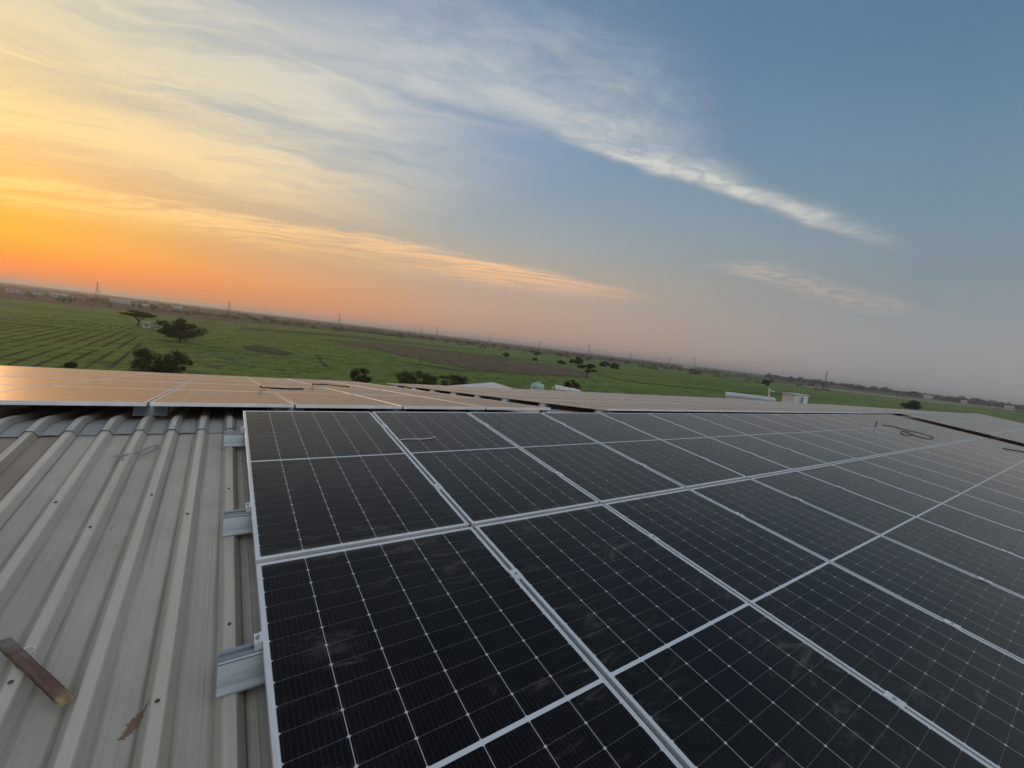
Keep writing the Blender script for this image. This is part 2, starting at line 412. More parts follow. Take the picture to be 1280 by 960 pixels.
# ------------------------------------------------------------------ ground
def mat_land():
    mt, t, b = mat('dry_land')
    g = t.n('ShaderNodeNewGeometry'); P = g.outputs['Position']
    vor = t.n('ShaderNodeTexVoronoi'); t.put(vor.inputs['Vector'], t.scalev(P, (0.0042, 0.0075, 0))); vor.inputs['Scale'].default_value = 1.0
    vs_, _, _ = t.sep(vor.outputs['Color'])
    n1 = t.noise(t.scalev(P, (1, 1, 0)), 0.012, 6, 0.6)
    n2 = t.noise(t.scalev(P, (1, 1, 0)), 0.10, 5, 0.65)
    n3 = t.noise(t.scalev(P, (1, 1, 0)), 1.1, 4, 0.65)
    c_ = t.ramp(vs_, [(0.0, (0.125, 0.095, 0.062, 1)), (0.22, (0.060, 0.068, 0.032, 1)), (0.45, (0.100, 0.080, 0.052, 1)), (0.62, (0.045, 0.062, 0.026, 1)), (0.80, (0.150, 0.115, 0.075, 1))], 'CONSTANT')
    c_ = t.mix(t.ss(n1, 0.42, 0.62), c_, (0.085, 0.075, 0.045, 1))
    c_ = t.mix(t.m('MULTIPLY', t.ss(n2, 0.54, 0.66), 0.75), c_, (0.022, 0.030, 0.013, 1))
    c_ = t.mix(t.m('MULTIPLY', t.ss(n3, 0.50, 0.75), 0.35), c_, (0.17, 0.14, 0.095, 1))
    put(t, b, color=c_, rough=0.95, spec=0.1)
    return mt
def mat_crop(name, a, c, rows=None, scale=1.0):
    mt, t, b = mat(name)
    g = t.n('ShaderNodeNewGeometry'); P = t.scalev(g.outputs['Position'], (1, 1, 0))
    n1 = t.noise(P, 0.018 * scale, 5, 0.6, 0.5)
    n2 = t.noise(P, 0.28 * scale, 6, 0.7, 0.6)
    n3 = t.noise(P, 2.6 * scale, 5, 0.72)
    n4 = t.noise(t.scalev(P, (0.020, 0.13, 1)), 1.0, 4, 0.6)
    c_ = t.mix(t.ss(n1, 0.36, 0.66), a, c)
    n5 = t.noise(t.scalev(P, (0.006, 0.028, 1)), 1.0, 3, 0.5, 0.4)
    c_ = t.mix(t.m('MULTIPLY', t.ss(n5, 0.52, 0.60), 0.55), c_, (a[0] * .62, a[1] * .60, a[2] * .72, 1))
    c_ = t.mix(t.m('MULTIPLY', t.ss(n4, 0.48, 0.62), 0.55), c_, (a[0] * 1.5, a[1] * 1.35, a[2] * 1.2, 1))
    c_ = t.mix(t.m('MULTIPLY', t.ss(n2, 0.48, 0.60), 0.85), c_, (a[0] * 0.42, a[1] * 0.45, a[2] * 0.5, 1))
    c_ = t.mix(t.m('MULTIPLY', t.ss(n3, 0.48, 0.72), 0.6), c_, (a[0] * 1.9, a[1] * 1.6, a[2] * 1.5, 1))
    h = t.m('ADD', t.m('MULTIPLY', n2, 0.8), n3)
    if rows:
        x, y, z = t.sep(P)
        xx = t.m('ADD', t.m('ADD', x, t.m('MULTIPLY', y, 0.055)), t.m('MULTIPLY', n2, 0.18))
        fr = t.m('FRACT', t.m('DIVIDE', xx, rows))
        d = t.m('MINIMUM', fr, t.m('SUBTRACT', 1.0, fr))
        fur = t.m('MULTIPLY', t.ss(d, 0.17, 0.06), t.ss(t.noise(P, 0.05, 3), 0.30, 0.50))
        c_ = t.mix(t.m('MULTIPLY', fur, 0.85), c_, (0.022, 0.020, 0.012, 1))
        h = t.m('SUBTRACT', h, t.m('MULTIPLY', fur, 0.8))
    put(t, b, color=c_, rough=0.9, spec=0.15, normal=bump(t, h, 0.9, 0.5))
    return mt
M_LAND = mat_land()
M_CROP = mat_crop('green_crop', (0.118, 0.190, 0.040, 1), (0.165, 0.222, 0.058, 1))
M_ROWS = mat_crop('crop_in_rows', (0.115, 0.200, 0.036, 1), (0.150, 0.222, 0.048, 1), rows=2.0)
M_LIGHTCROP = mat_crop('lighter_crop', (0.130, 0.188, 0.044, 1), (0.145, 0.190, 0.054, 1))
M_SOIL = mat_crop('ploughed_soil', (0.135, 0.105, 0.072, 1), (0.130, 0.125, 0.066, 1))
M_WEED = mat_crop('weedy_green', (0.060, 0.075, 0.030, 1), (0.095, 0.125, 0.042, 1))
M_TAN = simple('pale_track', (0.26, 0.20, 0.135, 1), (0.19, 0.15, 0.10, 1), 0.05, 0.95)
M_DRY = mat_crop('dry_field', (0.095, 0.080, 0.050, 1), (0.125, 0.095, 0.060, 1), scale=0.4)

bm = bmesh.new()
S = 26000
rings = [0, 60, 200, 600, 2000, 7000, S]
N = 48
prev = None
cv = bm.verts.new((0, 0, GZ))
for r in rings[1:]:
    cur = [bm.verts.new((r * math.cos(2 * math.pi * k / N), r * math.sin(2 * math.pi * k / N), GZ)) for k in range(N)]
    for k in range(N):
        if prev is None: bm.faces.new((cv, cur[k], cur[(k + 1) % N]))
        else: bm.faces.new((prev[k], cur[k], cur[(k + 1) % N], prev[(k + 1) % N]))
    prev = cur
tag(build('ground', bm, M_LAND), 'open farmland reaching to the horizon', None, None, 'structure')

def field(name, pts, m_, dz, label, world=False, step=None):
    """flat field with a slightly ragged outline"""
    rnd = random.Random(len(name) * 7 + int(dz * 1000))
    P = [Vector((p[0], p[1], 0)) if world else gpt(*p) for p in pts]
    out = []
    for i, a in enumerate(P):
        b_ = P[(i + 1) % len(P)]
        n = max(1, min(40, int((b_ - a).length / (step or 6))))
        for k in range(n):
            v = a.lerp(b_, k / n)
            d = (v.xy - CW.xy).length
            j = 0.004 * d
            out.append((v.x + rnd.uniform(-j, j), v.y + rnd.uniform(-j, j)))
    bm = bmesh.new()
    bm.faces.new([bm.verts.new((x, y, GZ + dz)) for x, y in out])
    bmesh.ops.triangulate(bm, faces=bm.faces[:])
    o = build(name, bm, m_)
    if o.data.polygons[0].normal.z < 0: o.data.flip_normals()
    return tag(o, label, None, None, 'structure')
# the irrigated green around the building
field('crop_field', [(-260, -120), (-170, 270), (-100, 336), (-55, 350), (-18, 342), (28, 404), (110, 470), (240, 520), (380, 480), (520, 330), (640, 190), (760, 90), (800, -60), (500, -220), (0, -260)], M_CROP, 0.04, 'green crop field around the building', True)
field('row_crop_field', [(-140, -40), (-150, 215), (-24.5, 172), (-12.5, 100), (-8.5, 62), (-8, -40)], M_ROWS, 0.08, 'crop in dark furrowed rows', True)
field('dry_field', [(0, 364), (120, 377), (240, 391), (330, 403), (420, 412), (300, 398), (180, 389), (90, 380), (0, 372)], M_DRY, 0.12, 'dry brown field edge')
field('ploughed_field', [(394, 423), (440, 427), (500, 431), (560, 439), (640, 450), (706, 460), (740, 467), (738, 472), (700, 470), (640, 467), (590, 462), (540, 453), (470, 437)], M_SOIL, 0.12, 'brown ploughed strip in the green field')
field('lighter_crop_field', [(560, 438), (650, 445), (700, 452), (760, 459), (860, 469), (930, 478), (880, 477), (800, 470), (745, 466), (640, 449)], M_LIGHTCROP, 0.16, 'lighter green crop strip')
field('bright_crop_field', [(742, 468), (800, 473), (900, 484), (1000, 495), (900, 489), (800, 479)], M_LIGHTCROP, 0.20, 'bright green crop strip')
field('dirt_track', [(985, 479.5), (1040, 485.5), (1130, 496.5), (1200, 504.5), (1268, 512), (1268, 513.2), (1200, 506.6), (1130, 499.2), (1040, 488.2), (985, 481.5)], M_TAN, 0.24, 'pale dirt track below the tree line', False, 30)
field('ditch', [(394, 443.5), (397, 443), (409, 458.5), (406, 460)], M_WEED, 0.14, 'short dark ditch in the green field', False, 1.5)
field('field_track', [(500, 452), (524, 455), (600, 466), (560, 462), (524, 456.3), (500, 453)], M_SOIL, 0.14, 'thin worn track in the green field', False, 3)
field('hedge_shade_strip', [(300, 409), (440, 419), (520, 429), (600, 438), (520, 430.8), (440, 421.5), (300, 411.5)], M_SOIL, 0.2, 'dark field boundary strip')  # thin darker strip along a field boundary

# ------------------------------------------------------------------ air
bm = bmesh.new()
box(bm, -27000, 27000, -27000, 27000, GZ - 1, 46)
mt = bpy.data.materials.new('hazy_air'); mt.use_nodes = True
mt.node_tree.nodes.clear()
t = NT(mt.node_tree)
pv = t.n('ShaderNodeVolumePrincipled')
pv.inputs['Color'].default_value = (0.98, 0.97, 0.97, 1)
pv.inputs['Density'].default_value = 0.00022
pv.inputs['Anisotropy'].default_value = 0.52
om = t.n('ShaderNodeOutputMaterial')
mt.node_tree.links.new(pv.outputs[0], om.inputs['Volume'])
tag(build('haze', bm, mt), 'thin evening haze over the plain', None, None, 'stuff')

# ------------------------------------------------------------------ the building
XL, XR, YN, YF = -14.0, 37.2, -12.5, 12.05
bld = empty('warehouse', (10, 0, GZ), 'long low warehouse under a ribbed metal gable roof', 'building')
def P0(o):                                             # keep world placement under the building's empty
    o.matrix_parent_inverse = Matrix.Translation((-10, 0, -GZ))
    return o
ROFF = -0.172                                          # pans below the panel plane
def rib_profile(x0, x1, tall=1.0):
    pts = []
    k0 = math.floor((x0 + 0.095) / RIBP) - 1; k1 = math.ceil((x1 + 0.095) / RIBP) + 1
    for k in range(k0, k1):
        cx = -0.095 + k * RIBP
        for dx_, dz_ in ((-0.046, 0), (-0.042, 0.005), (-0.023, 0.0325), (-0.018, 0.037), (0.018, 0.037), (0.023, 0.0325), (0.042, 0.005), (0.046, 0), (0.0745, 0), (0.078, 0.0014), (0.082, 0.0014), (0.0855, 0), (0.1125, 0), (0.116, 0.0014), (0.120, 0.0014), (0.1235, 0)):
            x = cx + dx_
            if x0 - 1e-6 <= x <= x1 + 1e-6: pts.append((x, dz_ * tall))
    return pts
def hgt(y, rho=0.0):
    return YR * TT - TT * math.sqrt((y - YR) ** 2 + rho * rho)
def sheet(bm, prof, ys, off, rho, wav=None):
    rows = []
    for y in ys:
        rows.append([bm.verts.new((x, y, hgt(y, rho) + off + dz_ + (wav(x, y) if wav else 0))) for x, dz_ in prof])
    for i in range(len(rows) - 1):
        for k in range(len(prof) - 1):
            bm.faces.new((rows[i][k], rows[i][k + 1], rows[i + 1][k + 1], rows[i + 1][k]))
def jit(x, y):                                         # light oil-canning of thin sheet
    return 0.0010 * math.sin(x * 9.7 + 1.3 * math.sin(y * 2.1)) * math.sin(y * 1.9 + x * 3.1)
SKX0, SKX1 = -2.13, -1.137
ysn = [YN + i * (YR - 0.02 - YN) / 72 for i in range(73)]
ysf = [YR + 0.02 + i * (YF - YR - 0.02) / 10 for i in range(11)]
bm = bmesh.new()
sheet(bm, rib_profile(SKX1, XR), ysn, ROFF, 0.0, jit)
sheet(bm, rib_profile(XL, SKX0), ysn, ROFF, 0.0, jit)
sheet(bm, rib_profile(XL, XR), ysf, ROFF, 0.0)
P0(build('roof', bm, M_ROOF, bld))
bm = bmesh.new()
sheet(bm, rib_profile(SKX0 - 0.05, SKX1 + 0.045, 1.12), ysn, ROFF - 0.004, 0.0, jit)
P0(build('roof_sheet', bm, M_SKYL, bld))['label'] = 'brown stained fibre roof sheet between grey metal sheets'
bm = bmesh.new()
rnd = random.Random(5)
ycap = [0.02 - 0.115, -0.02, 0.06, 0.10, 0.125, 0.15, 0.175, 0.20, 0.225, 0.25, 0.31, 0.37, 0.445]
def wav(x, y):
    if y > -0.05: return 0
    fr = ((x + 0.095) / RIBP) % 1.0
    k = math.floor((x + 0.095) / RIBP)
    a = [0.001, 0.007, 0.003, 0.009, 0.005, 0.008, 0.0015][k % 7]
    return a * math.sin(math.pi * fr) ** 2
sheet(bm, [(x, dz_ * 1.12) for x, dz_ in rib_profile(XL, XR)], ycap, ROFF + 0.004, 0.035, wav)
o = P0(build('ridge_cap', bm, M_CAP, bld)); 
sol = o.modifiers.new('thickness', 'SOLIDIFY'); sol.thickness = 0.0012; sol.offset = 1.0
# screws along the purlin lines
bm = bmesh.new()
cyl(bm, (0, 0, 0), 0.0075, 0.002, 10); cyl(bm, (0, 0, 0.002), 0.0045, 0.0045, 6)
scr = None
def screw(u, v):
    global scr
    y = -v
    loc = (u, y, hgt(y) + ROFF + 0.0370 + (0.004 if v < 0.1 else 0))
    if scr is None:
        scr = build('screw', bm, M_DARK, bld); o = scr
    else:
        o = link_mesh('screw', scr.data, bld)
    P0(o); o.location = loc; o.rotation_euler = (TH, 0, 0)
for k in range(13): screw(-0.095 - k * RIBP + rnd.uniform(-.006, .006), 0.035 + rnd.uniform(-.008, .008))
for k in range(12):
    if 4 < k < 9: continue
    screw(-0.095 - k * RIBP + rnd.uniform(-.006, .006), 1.22 + 0.3 * (k % 2) + rnd.uniform(-.02, .02))
for k in (0, 1, 2, 3): screw(-0.095 - k * RIBP + rnd.uniform(-.006, .006), (2.47, 2.75, 2.95, 2.5)[k])
# walls with gables
bm = bmesh.new()
zn, zf, zr = hgt(YN + .25) + ROFF - .03, hgt(YF - .25) + ROFF - .03, hgt(YR) + ROFF - .03
lo = [(YN + .25, GZ), (YF - .25, GZ), (YF - .25, zf), (YR, zr), (YN + .25, zn)]
A = [bm.verts.new((XL + .2, y, z)) for y, z in lo]; B = [bm.verts.new((XR - .2, y, z)) for y, z in lo]
bm.faces.new(A[::-1]); bm.faces.new(B)
for i in range(5): bm.faces.new((A[i], A[(i + 1) % 5], B[(i + 1) % 5], B[i]))
P0(build('wall', bm, M_WALL, bld))
bm = bmesh.new()
for s_ in (0, 1):
    x0 = XR + 0.003
    ya, yb = (YN, YR - .001) if s_ == 0 else (YR + .001, YF)
    v = [bm.verts.new(p) for p in ((x0, ya, hgt(ya) + ROFF + .04), (x0, yb, hgt(yb) + ROFF + .04), (x0, yb, hgt(yb) + ROFF - .14), (x0, ya, hgt(ya) + ROFF - .14))]
    w = [bm.verts.new(p.co + Vector((0.06, 0, 0))) for p in v]
    bm.faces.new(v); bm.faces.new(w[::-1])
    for i in range(4): bm.faces.new((v[i], v[(i + 1) % 4], w[(i + 1) % 4], w[i]))
P0(build('gable_trim', bm, M_WHITE, bld))
# ------------------------------------------------------------------ solar panels
def frame_mesh():
    bm = bmesh.new()
    hx, hy = PW / 2, PL / 2
    def loop(ins, z): return [bm.verts.new((sx * (hx - ins), sy * (hy - ins), z)) for sx, sy in ((-1, -1), (1, -1), (1, 1), (-1, 1))]
    L = [loop(0.028, -0.0335), loop(0.028, -0.035), loop(0, -0.035), loop(0, -0.0012), loop(0.0012, 0), loop(0.0100, 0), loop(0.0108, -0.0022), loop(0.0108, -0.0335)]
    for i in range(len(L)):
        a, b = L[i], L[(i + 1) % len(L)]
        for k in range(4): bm.faces.new((a[k], a[(k + 1) % 4], b[(k + 1) % 4], b[k]))
    bmesh.ops.recalc_face_normals(bm, faces=bm.faces[:])
    return bm
def glass_mesh():
    bm = bmesh.new()
    box(bm, -PW / 2 + .0106, PW / 2 - .0106, -PL / 2 + .0106, PL / 2 - .0106, -0.0075, -0.0019, 0)
    bm.faces.ensure_lookup_table()
    bm.faces[0].material_index = 1
    return bm
proto_frame = proto_glass = None
rp = random.Random(11)
def panel(u, y, side, label, group, up=0.0):
    """u, y: centre; side +1 = slope with the camera, -1 = slope beyond the ridge"""
    global proto_frame, proto_glass
    root = empty('solar_panel', (u, y, pz(y) + up + rp.uniform(-.0015, .0015)), label, 'solar panel', group)
    root.rotation_euler = (TH * side + rp.uniform(-.0012, .0012), rp.uniform(-.0012, .0012), 0)
    if proto_frame is None:
        proto_frame = build('frame', frame_mesh(), M_FRAME, root)
        proto_glass = build('glass', glass_mesh(), [M_CELL, M_BACK], root)
    else:
        for src in (proto_frame, proto_glass):
            c_ = src.copy(); col.objects.link(c_); c_.parent = root
    return root
ORD = ['first', 'second', 'third', 'fourth', 'fifth', 'sixth', 'seventh', 'eighth', 'ninth', 'tenth', 'eleventh', 'twelfth', 'thirteenth', 'fourteenth', 'fifteenth', 'sixteenth', 'seventeenth']
CT, ST = math.cos(TH), math.sin(TH)
def yv_near(v): return -v * CT
YT = 0.35
def yv_far(v): return YT + v * CT
GRP = 'solar panels laid in rows on the warehouse roof'
rows_near = [('ridge row', PL / 2), ('lower row', PL + RG + PL / 2)]
for rn, v in rows_near:
    for k in range(17):
        panel(k * PITCH + PW / 2, yv_near(v), 1, 'dark solar panel, %s on the near slope, %s from the bare sheet roof' % (rn, ORD[k]), GRP)
GAP0, GAP1, GAP2 = 20.36, 28.75, 36.9
XS2 = [GAP0 + k * PITCH for k in range(7)]
XS3 = [GAP0 + 7 * PITCH + 0.22 + k * PITCH for k in range(7)]
for rn, v in rows_near:
    for k, x in enumerate(XS2): panel(x + PW / 2, yv_near(v), 1, 'grey looking solar panel, %s past the wide black gap, %s from that gap' % (rn, ORD[k]), GRP, .09)
    for k, x in enumerate(XS3): panel(x + PW / 2, yv_near(v), 1, 'pale far solar panel, %s at the gable end, %s from the thin gap' % (rn, ORD[k]), GRP, .09)
vrow = [PL / 2 + i * (PL + RG) + (0.05 if i > 1 else 0) for i in range(5)]
FX1 = [3.92 - (k + 1) * PITCH + (PITCH - PW) for k in range(9)]
FX2 = [5.17 + k * PITCH for k in range(13)]
for i, v in enumerate(vrow):
    for k, x in enumerate(FX1):
        panel(x + PW / 2, yv_far(v), -1, 'orange lit solar panel beyond the ridge, %s row down, %s from the walkway' % (ORD[i], ORD[k]), GRP)
    for k, x in enumerate(FX2):
        panel(x + PW / 2, yv_far(v), -1, 'glinting solar panel past the walkway beyond the ridge, %s row down, %s from walkway' % (ORD[i], ORD[k]), GRP)
    for k in range(14):
        if i > 2 and k > 9: continue                    # the white roof unit stands here
        x = (XS2 + XS3)[k]
        panel(x + PW / 2, yv_far(v), -1, 'pale far slope solar panel, %s row down, %s past the cross gap' % (ORD[i], ORD[k]), GRP)

# ------------------------------------------------------------------ mini rails under the panel ends
def rail_bm(length, tilt=0.045, h=0.098):
    """extruded trapezoid section, top at z = -0.035, foot flange downhill (-y)"""
    bm = bmesh.new()
    z1, z0 = -0.0352, -0.0352 - h
    sec = [(0.000, z1), (0.000, z1 - .006), (-0.006, z1 - .010), (-0.004, z1 - .018), (-0.006 - tilt * .45, z0 + .045), (-0.008 - tilt * .75, z0 + .020), (-0.010 - tilt, z0 + .004), (-0.016 - tilt, z0 + .003), (-0.016 - tilt, z0), (0.085 + tilt, z0), (0.085 + tilt, z0 + .003), (0.050 + tilt, z0 + .004), (0.046, z1 - .018), (0.046, z1), (0.030, z1), (0.030, z1 - .010), (0.014, z1 - .010), (0.014, z1)]
    a = [bm.verts.new((0, y, z)) for y, z in sec]; b = [bm.verts.new((length, y, z)) for y, z in sec]
    n = len(sec)
    for i in range(n): bm.faces.new((a[i], a[(i + 1) % n], b[(i + 1) % n], b[i]))
    bm.faces.new(a[::-1]); bm.faces.new(b)
    bmesh.ops.recalc_face_normals(bm, faces=bm.faces[:])
    return bm
def clamp_bm(x):
    bm = bmesh.new()
    box(bm, x - .024, x, 0.004, 0.044, -0.035, -0.004)
    box(bm, x - .026, x + .0005, 0.000, 0.048, -0.0038, -0.0005)
    box(bm, x - .010, x + .008, 0.000, 0.048, 0.0004, 0.0032)
    return bm
def bolt_bm(x):
    bm = bmesh.new()
    cyl(bm, (x - .013, .024, -0.0005), 0.0095, 0.002, 12); cyl(bm, (x - .013, .024, .0015), 0.0065, 0.006, 6)
    return bm
GR = 'short aluminium rails under the panel edges'
def mini_rail(u0, length, y, side, label, clamp_x=None, tilt=0.045, h=0.098):
    root = empty('mounting_rail', (u0, y, pz(y)), label, 'mounting rail', GR)
    root.rotation_euler = (TH * side, 0, 0)
    build('profile', rail_bm(length, tilt, h), M_ALU, root)
    if clamp_x is not None:
        c_ = build('clamp', clamp_bm(clamp_x), M_FRAME, root)
        build('bolt', bolt_bm(clamp_x), M_STEEL, c_)
    return root
mini_rail(-0.135, 0.30, -2.788 * CT, 1, 'blue grey aluminium rail end with bolted clamp beside the lower panel row', 0.134)
mini_rail(-0.127, 0.30, -1.770 * CT, 1, 'aluminium rail end clamped beside the lower half of the corner ridge panel', 0.126)
mini_rail(-0.136, 0.30, -0.470 * CT, 1, 'aluminium rail end under the corner panel close to the ridge cap', 0.135)
for k in range(4):
    xg = FX1[k] + PW + 0.011 if k else FX1[0] + PW - 0.12
    xg2 = FX1[k] - 0.011
    mini_rail(xg2 - 0.12, 0.24, YT + 0.22, -1, 'rail under the far slope joint, %s joint from the walkway, seen across the ridge' % ORD[k])
mini_rail(3.80, 0.34, YT + 0.06, -1, 'rail stub sticking out into the sunlit walkway at the ridge')
for i in range(8):
    mini_rail(5.02, 0.38, YT + (0.10, 1.6, 2.95, 4.2, 5.5, 6.9, 8.4, 10.2)[i] , -1, 'rail end in the shaded gap along the walkway edge, %s from the ridge' % ORD[i])

# mid clamps in the joints between panels
bm = bmesh.new()
box(bm, -0.0285, 0.0285, -0.035, 0.035, 0.0006, 0.0036)
box(bm, -0.008, 0.008, -0.035, 0.035, -0.030, 0.0006)
mcl = None
bmb = bmesh.new(); cyl(bmb, (0, 0, .0036), 0.0075, 0.006, 6)
bolt0 = None
for k in range(6):
    for j, (v, wd) in enumerate(((0.47, 'upper part of ridge row'), (1.77, 'lower part of ridge row'), (2.79, 'top of lower row'), (4.08, 'bottom of lower row'))):
        y = -v * CT
        root = empty('mid_clamp', ((k + 1) * PITCH - 0.0108, y, pz(y)), 'small silver clamp, %s, in the %s joint from the bare roof' % (wd, ORD[k]), 'clamp', 'clamps in the joints between panels')
        root.rotation_euler = (TH, 0, 0)
        if mcl is None:
            mcl = build('plate', bm, M_FRAME, root); bolt0 = build('bolt', bmb, M_STEEL, root)
        else:
            for s_ in (mcl, bolt0):
                c_ = s_.copy(); col.objects.link(c_); c_.parent = root

# ------------------------------------------------------------------ loose things on the roof
def on_near(u, v, h=0.0):
    y = -v * CT
    return Vector((u, y, pz(y) + h))
def on_far(u, v, h=0.0):
    y = YT + v * CT
    return Vector((u, y, pz(y) + h))
def cable(name, pts, r, m_, label, cat='cable', sub=6, group=None):
    out = []
    P = [Vector(p) for p in pts]
    for i in range(len(P) - 1):
        p0, p1, p2, p3 = P[max(i - 1, 0)], P[i], P[i + 1], P[min(i + 2, len(P) - 1)]
        for k in range(sub):
            t_ = k / sub
            out.append(0.5 * ((2 * p1) + (p2 - p0) * t_ + (2 * p0 - 5 * p1 + 4 * p2 - p3) * t_ * t_ + (3 * p1 - p0 - 3 * p2 + p3) * t_ ** 3))
    out.append(P[-1])
    bm = bmesh.new()
    tube(bm, out, r, 6)
    return tag(build(name, bm, m_, None, True), label, cat, group)
def rayplane(x, y, h=0.0, side=1):                     # photo point carried to the panel plane
    r = ray(x, y)
    n = Vector((0, -ST, CT)) if side == 1 else Vector((0, ST, CT))
    p0 = Vector((0, 0, 0)) if side == 1 else Vector((0, YT, 0))
    t_ = ((p0 + n * h) - CW).dot(n) / r.dot(n)
    return CW + r * t_
cable('cable', [rayplane(x, y, .004) for x, y in ((500, 550), (505, 549), (515, 548.6), (525, 548.8), (536, 548), (545, 546.2))], 0.004, M_WIRE, 'thin pale wire end lying on the second ridge panel')
cable('cable', [rayplane(x, y, h) for x, y, h in ((1094, 533, .006), (1095.5, 530.5, .02), (1096, 527.5, .10))], 0.012, M_CABLE, 'short black cable end standing up near the cable loop')
cable('cable', [rayplane(x, y, .012) for x, y in ((1103, 531), (1118, 533.5), (1132, 537.5), (1150, 541.5), (1165, 546), (1166, 548), (1158, 548.3), (1145, 545), (1134, 540.5), (1127, 539), (1127, 542), (1134, 544), (1142, 543.5))], 0.011, M_CABLE, 'loop of black cable lying on the far ridge panels')
cable('cable', [rayplane(x, y, .012) for x, y in ((1254, 560.5), (1265, 562.5), (1275, 564), (1290, 568))], 0.014, M_CABLE, 'black cable lying on the panels past the loop, by the picture edge')
cable('cable', [rayplane(x, y, h, -1) for x, y, h in ((326, 483, .10), (327, 484, .05), (340, 485, .012), (360, 486, .012), (379, 486, .012))], 0.013, M_CABLE, 'dark cable lying on the orange far panels by the first joint')
cable('cable', [rayplane(x, y, h, -1) for x, y, h in ((391, 480, .10), (392, 480.5, .05), (405, 480.2, .012), (422, 482, .012), (436, 483.5, .012))], 0.016, M_CABLE, 'dark cable on the far panels behind the other one')
# wire twist lying on the bare sheets
def onroof(x, y, h):
    n = Vector((0, -ST, CT)); r = ray(x, y)
    t_ = (n * h - CW).dot(n) / r.dot(n)
    return CW + r * t_
cable('wire', [onroof(x, y, h) for x, y, h in ((143, 571, -.155), (148, 568, -.14), (154, 573, -.13), (150, 576, -.135), (146, 572, -.13), (158, 568, -.128), (170, 566, -.15), (184, 560, -.155), (198, 556, -.158), (190, 563, -.158), (176, 569, -.158))], 0.004, M_STEEL, 'thin twisted grey wire scrap lying across a rib', 'wire')
# piece of old timber across the ribs
def mat_wood():
    mt, t, b = mat('old_timber')
    tcn = t.n('ShaderNodeTexCoord'); P = tcn.outputs['Object']
    gr_ = t.noise(t.scalev(P, (3.0, 45.0, 45.0)), 1.0, 6, 0.6, 0.5)
    mo = t.noise(P, 14.0, 5, 0.6)
    x, y, z = t.sep(P)
    c_ = t.mix(t.ss(gr_, 0.35, 0.65), (0.15, 0.085, 0.062, 1), (0.075, 0.042, 0.034, 1))
    c_ = t.mix(t.m('MULTIPLY', t.ss(mo, 0.42, 0.62), t.ss(x, 0.06, -0.14)), c_, (0.17, 0.165, 0.15, 1))
    c_ = t.mix(t.m('MULTIPLY', t.ss(t.m('ADD', x, t.m('MULTIPLY', mo, 0.20)), 0.235, 0.33), t.ss(gr_, 0.25, 0.55)), c_, (0.42, 0.30, 0.15, 1))
    put(t, b, color=c_, rough=0.8, normal=bump(t, gr_, 0.6, 0.004))
    return mt
a_ = onroof(4, 799, -.112); b_ = onroof(83, 873, -.112)
dirw = (b_ - a_).normalized()
nrm = Vector((0, -ST, CT)); sid = nrm.cross(dirw).normalized()
bm = bmesh.new()
rw = random.Random(3)
LW = (b_ - a_).length
secs = []
for i in range(15):
    fx = -LW / 2 + LW * i / 14
    wv = 0.0170 + rw.uniform(-.001, .001)
    hv = 0.0110 + rw.uniform(-.0006, .0006)
    if i == 14: wv *= .78; hv *= .74
    if i in (4, 9, 11): wv *= 1.05
    sec = []
    for ang, (sy, sz) in enumerate(((-1, -.75), (-.8, -1), (.8, -1), (1, -.75), (1, .75), (.8, 1), (-.8, 1), (-1, .75))):
        sec.append(bm.verts.new((fx + (0.006 * sy if i in (0, 14) else 0), sy * wv + rw.uniform(-.0008, .0008), sz * hv + rw.uniform(-.0005, .0005))))
    secs.append(sec)
for i in range(14):
    for k in range(8): bm.faces.new((secs[i][k], secs[i][(k + 1) % 8], secs[i + 1][(k + 1) % 8], secs[i + 1][k]))
bm.faces.new(secs[0][::-1]); bm.faces.new(secs[-1])
bmesh.ops.recalc_face_normals(bm, faces=bm.faces[:])
o = build('wood_stick', bm, mat_wood())
cpos = (a_ + b_) / 2 + nrm * (0.0110 - (-0.112 + 0.135) + 0.0005)
o.matrix_world = Matrix(((dirw.x, sid.x, nrm.x, cpos.x), (dirw.y, sid.y, nrm.y, cpos.y), (dirw.z, sid.z, nrm.z, cpos.z), (0, 0, 0, 1)))
tag(o, 'weathered brown timber stick with yellow end lying across roof ribs', 'wood stick')
c0 = onroof(35, 813, -.128)
cable('plastic_ring', [c0 + Vector((math.cos(a) * .017, math.sin(a) * .017, -0.0 + math.sin(a) * .017 * TT)) for a in [i * 2 * math.pi / 12 for i in range(13)]], 0.0022, M_WIRE, 'small pale plastic ring lying beside the timber stick', 'ring', 2)

# white roof unit near the gable corner
ux0, ux1, uy0, uy1 = 32.35, 34.6, 8.0, 8.8
zb = hgt(uy0) + ROFF + .03
unit = empty('roof_unit', ((ux0 + ux1) / 2, uy0, zb), 'white box shaped roof unit with orange lit side near the gable corner', 'roof unit')
def Pu(o): o.matrix_parent_inverse = Matrix.Translation(-unit.location); return o
bm = bmesh.new(); box(bm, ux0, ux1, uy0, uy1, zb - .25, zb + .68)
bmesh.ops.bevel(bm, geom=bm.edges[:], offset=.03, segments=2, affect='EDGES')
Pu(build('cabinet', bm, M_WHITE, unit))
bm = bmesh.new(); box(bm, ux0 - .06, ux1 + .06, uy0 - .06, uy1 + .06, zb + .682, zb + .74)
Pu(build('lid', bm, M_WROOF, unit))
bm = bmesh.new()
for i in range(7): box(bm, ux0 + .35 + i * .14, ux0 + .43 + i * .14, uy0 - .02, uy0 - .002, zb + .15, zb + .55)
Pu(build('grille', bm, M_FRAME, unit))
bm = bmesh.new(); cyl(bm, (ux1 - 1.2, uy0 - .1, zb - .05), .05, .62, 8)
Pu(build('pipe', bm, M_STEEL, unit))
